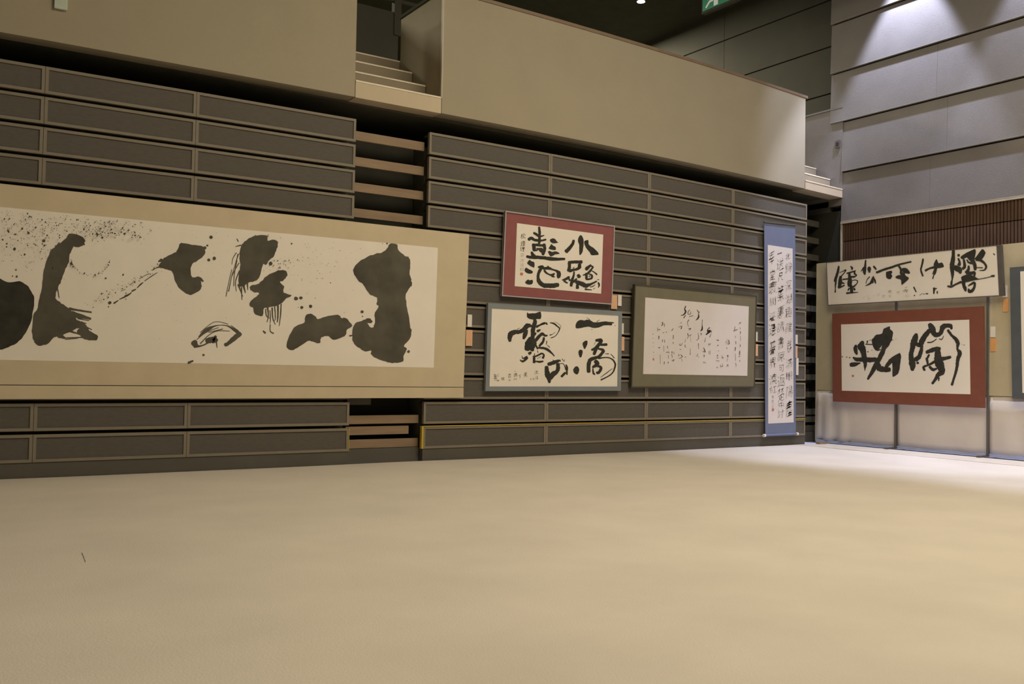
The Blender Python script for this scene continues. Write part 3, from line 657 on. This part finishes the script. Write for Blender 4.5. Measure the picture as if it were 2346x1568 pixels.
for crop, col in (('I', [('北', 362, 530, 62, 85), ('歸', 372, 685, 80, 130), ('深', 368, 930, 70, 130), ('湖', 375, 1120, 75, 125), ('趣', 370, 1300, 80, 130), ('離', 372, 1510, 80, 130),
                         ('一', 247, 487, 55, 70), ('送', 255, 640, 85, 140), ('尺', 262, 810, 55, 110), ('䈎', 262, 1040, 75, 200), ('裏', 262, 1300, 85, 170), ('請', 262, 1500, 85, 130),
                         ('宰', 138, 545, 65, 170), ('堂', 148, 780, 65, 130), ('褱', 150, 960, 100, 160), ('間', 152, 1155, 70, 105), ('溪', 150, 1365, 80, 110), ('邊', 150, 1540, 85, 150)]),
                  ('J', [('群', 385, 260, 55, 170), ('滿', 382, 500, 75, 120), ('眼', 385, 675, 75, 105), ('陽', 388, 890, 75, 150), ('塵', 378, 1120, 80, 190),
                         ('書', 265, 215, 75, 150), ('原', 268, 412, 85, 110), ('可', 272, 570, 60, 90), ('返', 272, 735, 90, 150), ('楚', 268, 930, 75, 170), ('中', 272, 1075, 60, 80), ('討', 262, 1195, 75, 105),
                         ('碁', 152, 275, 80, 180), ('界', 156, 490, 75, 130), ('澆', 158, 715, 90, 130), ('紅', 160, 865, 85, 95)])):
    for ch, x, y, w_, h in col:
        ik = Ink(pr, *OC[crop]); write(ik, ch, x, y, w_ * 1.12, h * 1.04, -.2, .06); ik.build('brush_character', 'inks', t)
ik = Ink(pr, *OC['J'])
for ch, x, y in (('青', 152, 970), ('玄', 152, 1030), ('记', 155, 1090)): write(ik, ch, x, y, 34, 46)
ik.build('inscription', 'grey', t, 'stuff')
brush(pr, 'J', "p 142,1125 168,1125 168,1155 142,1155", t, 'seal', 'seal')

# ---- partition by the right wall
XP = 13.92
pt = empty('display_partition', (XP, 9, 0)); tag(pt, 'cream display partition with white cloth skirt standing along the right wall', 'partition')
ys = [10.93, 9.31, 7.75, 6.19, 4.63, 3.07]
for i in range(5):
    a, b_ = ys[i + 1] + .004, ys[i] - .004
    MB().box(XP, XP + .03, a, b_, .95, 3.245).build('net_board', 'netb', pt)
    # cloth skirt with soft folds
    vs, fs = [], []; nn = 26
    for k in range(nn + 1):
        y = a + (b_ - a) * k / nn
        for z in (.945, .7, .4, .15, .06):
            w_ = (1 - z) * (.014 + .02 * (y > 10.2)) * math.sin((9 if y < 10.2 else 17) * y + 2.1 * math.sin(2.3 * y + i)) ; vs.append((XP + .012 + w_, y, z))
    for k in range(nn):
        for j in range(4): p = k * 5 + j; fs.append((p, p + 5, p + 6, p + 1))
    mb = MB(); mb.v, mb.f = vs, fs
    o = mb.build('cloth_skirt', 'cloth', pt)
    so = o.modifiers.new('thick', 'SOLIDIFY'); so.thickness = .004
    for p in o.data.polygons: p.use_smooth = True
for y in ys[1:]:
    mb = MB().box(XP - .038, XP - .01, y - .015, y + .015, .02, 3.24)
    po = mb.build('pole', 'pole', pt, None, .003)
    f = MB().box(XP - .28, XP + .22, y - .016, y + .016, .024, .046).box(XP - .29, XP - .25, y - .03, y + .03, .0185, .042).box(XP + .19, XP + .23, y - .03, y + .03, .0185, .042)
    me = f.mesh('pole_foot', None, pt.location); link('pole_foot', me, 'pole', po)
MB().box(XP - .002, XP + .032, 10.926, 10.94, .03, 3.24).build('end_post', 'netb', pt)
MB().box(XP + .0, XP + .02, 3.05, 10.93, .02, .062).build('gap_light_strip', 'gap_light', pt)  # added strip standing for the bluish light beneath the skirt
o = MB().box(13.42, 13.62, 10.45, 10.53, .0185, .055).build('wood_wedge', 'board'); tag(o, 'small tan wood offcut on the floor at the left end of the partition', 'wood offcut')

pl = xplane(13.80); n = pl.n
t = empty('framed_calligraphy', (13.83, 9.05, 2.46)); tag(t, 'long white framed calligraphy with a thin dark frame, top of the partition', 'framed calligraphy')
q = quad(pl, o5, s5, [(135, 358), (1125, 258), (1140, 552), (145, 607)])
slab_q('board', q, n, .05, 'paper', t)
ring_q('frame', q, .008, n, .062, 'frameg', t, .008)
MB().hexa([p + n * .009 for p in (q[1], q[1] - V3(0, .06, 0), q[2] - V3(0, .06, 0), q[2])], [p - n * .05 for p in (q[1], q[1] - V3(0, .06, 0), q[2] - V3(0, .06, 0), q[2])]).build('frame_side', 'frameg', t)
pr = Shift(pl, .0015)
brush(pr, 'E', """s 370,360,46 355,460,66 330,560,66 285,700,76 250,760,36; s 300,720,46 285,850,44 280,960,22 275,1050,40; s 390,530,13 480,490,18 560,455,34 520,530,26 440,620,26; s 420,640,76 410,740,100 400,840,100 370,930,56; s 390,930,44 520,870,34; s 480,710,36 620,695,36; s 450,800,60 520,815,24
s 690,360,26 730,400,56 725,440,40; s 590,545,36 720,510,36 820,475,28; s 790,500,50 800,560,46 850,600,26 780,640,46 700,640,50; s 650,540,66 660,650,76 670,750,120 660,850,110 700,900,86 720,1060,80; s 720,740,16 820,725,20 880,760,26 850,830,26 770,900,46 700,940,56; s 650,950,36 620,1000,36; s 780,960,56 800,990,46; s 585,1080,50 700,1070,36 890,1055,16""", t)
brush(pr, 'E', """s 1095,200,40 1085,280,50 1080,380,70 1060,480,96 1070,570,50; s 1040,390,36 970,490,20; s 1190,390,76 1190,440,96 1195,510,56; s 1310,360,46 1370,430,46
s 1200,640,26 1130,720,20 1100,820,16; s 1090,880,16 1160,850,36 1230,800,56 1290,680,66 1300,630,26; s 1300,680,56 1340,740,50 1360,810,34; s 1250,770,80 1280,780,80""", t)
brush(pr, 'E', """s 1390,520,60 1450,500,60 1600,440,58 1800,380,56 2000,310,52 2310,235,42; p 1640,520 1700,490 1780,480 1810,520 1780,570 1810,610 1770,690 1710,700 1650,650
s 1985,350,56 2040,440,56 2050,540,76 2110,590,86 2130,640,110; p 2060,430 2130,400 2220,430 2285,530 2250,560 2160,545 2130,580; p 1890,650 1960,600 2060,600 2150,610 2250,670 2210,740 2120,820 2055,850 2040,720 1950,690""", t)
brush(pr, 'F', """s 275,380,42 265,450,50 240,560,46 220,660,46 270,810,40; s 340,670,56 440,620,46 550,590,56; p 620,380 665,480 700,480 760,470 810,570 700,610 640,620 610,740 560,800 540,880 510,870 540,760 510,770 540,680 560,610 550,500""", t)
brush(pr, 'F', """s 1050,150,76 1050,280,86 1040,400,106 1020,520,126 1020,650,106 1030,780,76 1020,900,36 1005,970,56 1000,1030,56; s 1175,280,66 1195,280,66; s 1180,370,46 1210,450,56 1200,520,96; s 1100,600,130 1200,650,150 1230,730,70
p 1230,330 1350,240 1500,160 1600,125 1625,200 1590,380 1560,480 1450,400 1400,340 1330,370 1300,390; p 1590,380 1650,300 1780,130 1850,170 1870,240 1780,390 1680,400
s 1320,400,56 1340,560,76 1300,620,76; s 1400,400,36 1450,470,46 1560,480,76; s 1560,440,96 1600,540,86 1610,640,76; s 1640,400,56 1750,410,66 1850,490,56 1890,580,56 1840,660,36 1720,670,14; s 1640,600,22 1800,600,26; s 1440,560,50 1440,640,70 1380,720,76; s 1400,720,90 1500,740,86 1590,720,66 1590,800,56
p 1250,850 1320,800 1450,770 1600,830 1700,880 1850,855 2000,825 2000,845 1750,895 1600,920 1380,970 1290,960
s 910,1075,46 1000,1085,56 1100,1030,46 1250,965,56; s 1310,970,96 1320,1050,86 1350,1130,86 1370,1200,36; s 1440,1060,36 1560,990,56 1600,1000,56 1590,1090,66 1540,1180,76 1460,1210,76 1440,1150,50; s 2020,815,40 2090,810,60""", t)
brush(pr, 'F', "s 560,1130,66 550,1260,36; s 600,1140,26 625,1130,18; s 640,1210,36 640,1260,26; s 350,1260,26 400,1270,26; s 290,1275,20 310,1275,18; s 40,1100,36 100,1220,26; s 50,1310,30 65,1312,26; s 2080,240,26 2110,275,18; s 190,1300,8 270,1250,8", t, 'ink', 'inscription', 'stuff')
ik = Ink(pr, *OC['E'])
for ch, x, y, w_, h in (('ノ', 1040, 1200, 40, 50), ('し', 1190, 1195, 55, 110), ('二', 1325, 1145, 40, 25), ('い', 1440, 1120, 60, 80), ('が', 1580, 1160, 90, 80), ('老', 1740, 1040, 110, 80), ('七', 1745, 1155, 90, 70), ('門', 1960, 1070, 60, 70), ('寺', 2165, 1020, 160, 90), ('一', 2180, 925, 60, 60), ('心', 2210, 1145, 110, 80)): write(ik, ch, x, y, w_, h)
ik.build('inscription', 'grey', t, 'stuff')

t = empty('mounted_calligraphy', (13.83, 9.1, .76)); tag(t, 'rust red mounted calligraphy with two bold characters, lower piece on the partition', 'calligraphy')
q = quad(pl, o5, s5, [(168, 655), (1045, 612), (1052, 1203), (172, 1165)])
slab_q('mount', q, n, .03, 'rust', t)
slab_q('paper', quad(pl, o5, s5, [(220, 718), (963, 690), (970, 1123), (225, 1102)]), n, .004, 'paper', t, .002)
pr = Shift(pl, .001)
brush(pr, 'G', """s 550,530,76 520,620,160 560,720,140 580,830,120 600,930,106 610,1040,76 600,1180,10; s 400,610,56 390,700,96 420,800,50; s 340,880,36 420,920,86 560,925,96 700,930,116 850,925,90; s 290,1040,90 380,1030,90 500,1000,20
p 755,490 800,430 850,370 930,360 990,330 1020,240 1070,210 1160,180 1170,240 1230,300 1230,370 1215,470 1260,490 1200,500 1150,600 1110,650 1060,700 1010,690 1015,580 960,640 920,690 850,720 790,640
s 1040,600,106 1000,750,106 940,880,106 880,980,106 820,1100,100 750,1230,84 670,1360,50; s 900,1020,96 930,1120,140 1050,1150,116 1150,1150,100; s 1060,1120,66 1130,1020,86 1220,920,100 1370,830,80; p 1350,790 1385,775 1415,850 1400,1000 1370,1180 1330,1260 1230,1310 1220,1200 1220,1050 1200,950 1230,860
s 620,580,22 760,585,22; s 700,490,10 750,485,10; s 660,510,34 650,560,18; d 95,860,28 195,870,28 260,880,30 670,750,30 760,710,20 1300,465,14; s 880,720,26 950,700,26""", t)
brush(pr, 'H', """s 285,360,76 260,450,136 220,560,136 200,680,106 170,800,106 180,920,126 200,1040,146 200,1150,80; s 250,540,76 360,600,106 430,470,126 520,340,106 590,270,106; s 590,140,96 640,220,140 680,330,116 740,370,106 830,330,90 880,200,116 960,160,96 1050,170,96 1080,230,50; s 1000,270,60 1080,380,60 1170,460,84 1220,560,84 1210,680,50 1260,780,100 1220,920,80 1200,1080,70 1170,1220,60 1130,1350,52 1085,1490,56
s 410,620,66 390,740,86 350,860,96 280,920,106; s 310,1000,60 330,1000,50; s 520,760,70 620,720,96 740,680,86 810,680,76; s 520,900,60 540,1000,50 540,1050,44 450,1090,54 470,1160,54; s 540,880,50 570,820,46; s 560,1050,44 680,980,60; s 590,1090,60 660,1150,70 740,1130,44
s 770,720,110 770,850,160 780,960,190 830,1080,180 870,1200,120 780,1260,106 720,1360,70 650,1460,56; s 860,910,100 960,890,76 1050,870,64; s 540,540,26 640,530,26 740,460,16; s 800,460,16 860,470,20 900,390,12; d 1360,595,24 1310,590,14; s 790,1340,44 790,1400,24""", t)
brush(pr, 'G', "p 312,1268 350,1268 350,1315 314,1315", t, 'seal', 'seal')

t = empty('mounted_calligraphy', (13.83, 7.0, .92)); tag(t, 'dark teal mounted calligraphy cut off by the right edge of the photo', 'calligraphy')
q = quad(pl, o5, s5, [(1197, 388), (1212, 1148)])
za, zb = q[0].z, q[1].z
Y1, Y0 = 7.345, 4.9
qq = [q[0], V3(13.8, Y0, za), V3(13.8, Y0, zb), q[1]]
slab_q('mount', qq, n, .03, 'teal', t)
slab_q('paper', [V3(13.8, 7.212, 2.80), V3(13.8, Y0 + .16, 2.80), V3(13.8, Y0 + .16, 1.01), V3(13.8, 7.178, 1.01)], n, .004, 'paper', t, .002)

# ---- caption cards
cards = [(6.345, 6.413, 1.77, 1.934, 'w', 'white name card, right of the long tan mural, upper of the two'), (6.325, 6.425, 1.516, 1.729, 'p', 'peach name card, right of the long tan mural, under a white card'),
         (8.811, 8.924, 2.137, 2.345, 'p', 'peach name card at the lower right corner of the wine red picture'), (8.94, 9.01, 2.19, 2.353, 'w', 'white name card right of the peach card by the wine red picture'),
         (9.003, 9.06, 1.773, 1.933, 'w', 'white name card, right edge of the blue-grey framed picture'), (9.0, 9.075, 1.525, 1.733, 'p', 'peach name card, right edge of the blue-grey framed picture'),
         (11.925, 11.975, 1.761, 1.917, 'w', 'white name card between the olive picture and the blue scroll'), (11.922, 11.987, 1.516, 1.714, 'p', 'peach name card between the olive picture and the blue scroll'),
         (12.914, 12.987, 1.748, 1.908, 'w', 'white name card right of the blue scroll, topmost of three'), (12.909, 12.985, 1.509, 1.714, 'p', 'peach name card right of the blue scroll, middle of three'),
         (12.955, 13.014, 1.212, 1.505, 'w', 'long white card right of the blue scroll, lowest of three')]
for k, (x0, x1, z0, z1, c_, lb) in enumerate(cards):
    o = MB().box(x0, x1, D - .012, D - .004, z0, z1).build('name_card', 'cardw' if c_ == 'w' else 'cardp'); tag(o, lb, 'name card', 'name cards beside the pictures')
for y0, y1, z0, z1, c_, lb in ((7.405, 7.477, 2.442, 2.61, 'w', 'white name card on the partition, right of the long white picture'), (7.386, 7.469, 2.222, 2.42, 'o', 'orange name card on the partition, right of the long white picture'),
                               (7.588, 7.66, 1.841, 2.004, 'w', 'white name card on the partition, right of the rust red picture'), (7.571, 7.659, 1.627, 1.824, 'o', 'orange name card on the partition, right of the rust red picture')):
    o = MB().box(XP - .012, XP - .003, y0 + .06, y1 + .06, z0, z1).build('name_card', 'cardw' if c_ == 'w' else 'cardo'); tag(o, lb, 'name card', 'name cards beside the pictures')

# a thread on the carpet
fl = Plane((0, 0, 1), .0165)
tp = [fl.at(*p) for p in ((187.5, 1267), (190.5, 1274), (193.5, 1281), (196, 1288))]
mb = MB()
for a, b_ in zip(tp[:-1], tp[1:]): mb.cyl(a, b_, .0011, 5)
o = mb.build('thread', 'groove'); tag(o, 'short thin dark thread lying on the pale carpet, lower left', 'thread')
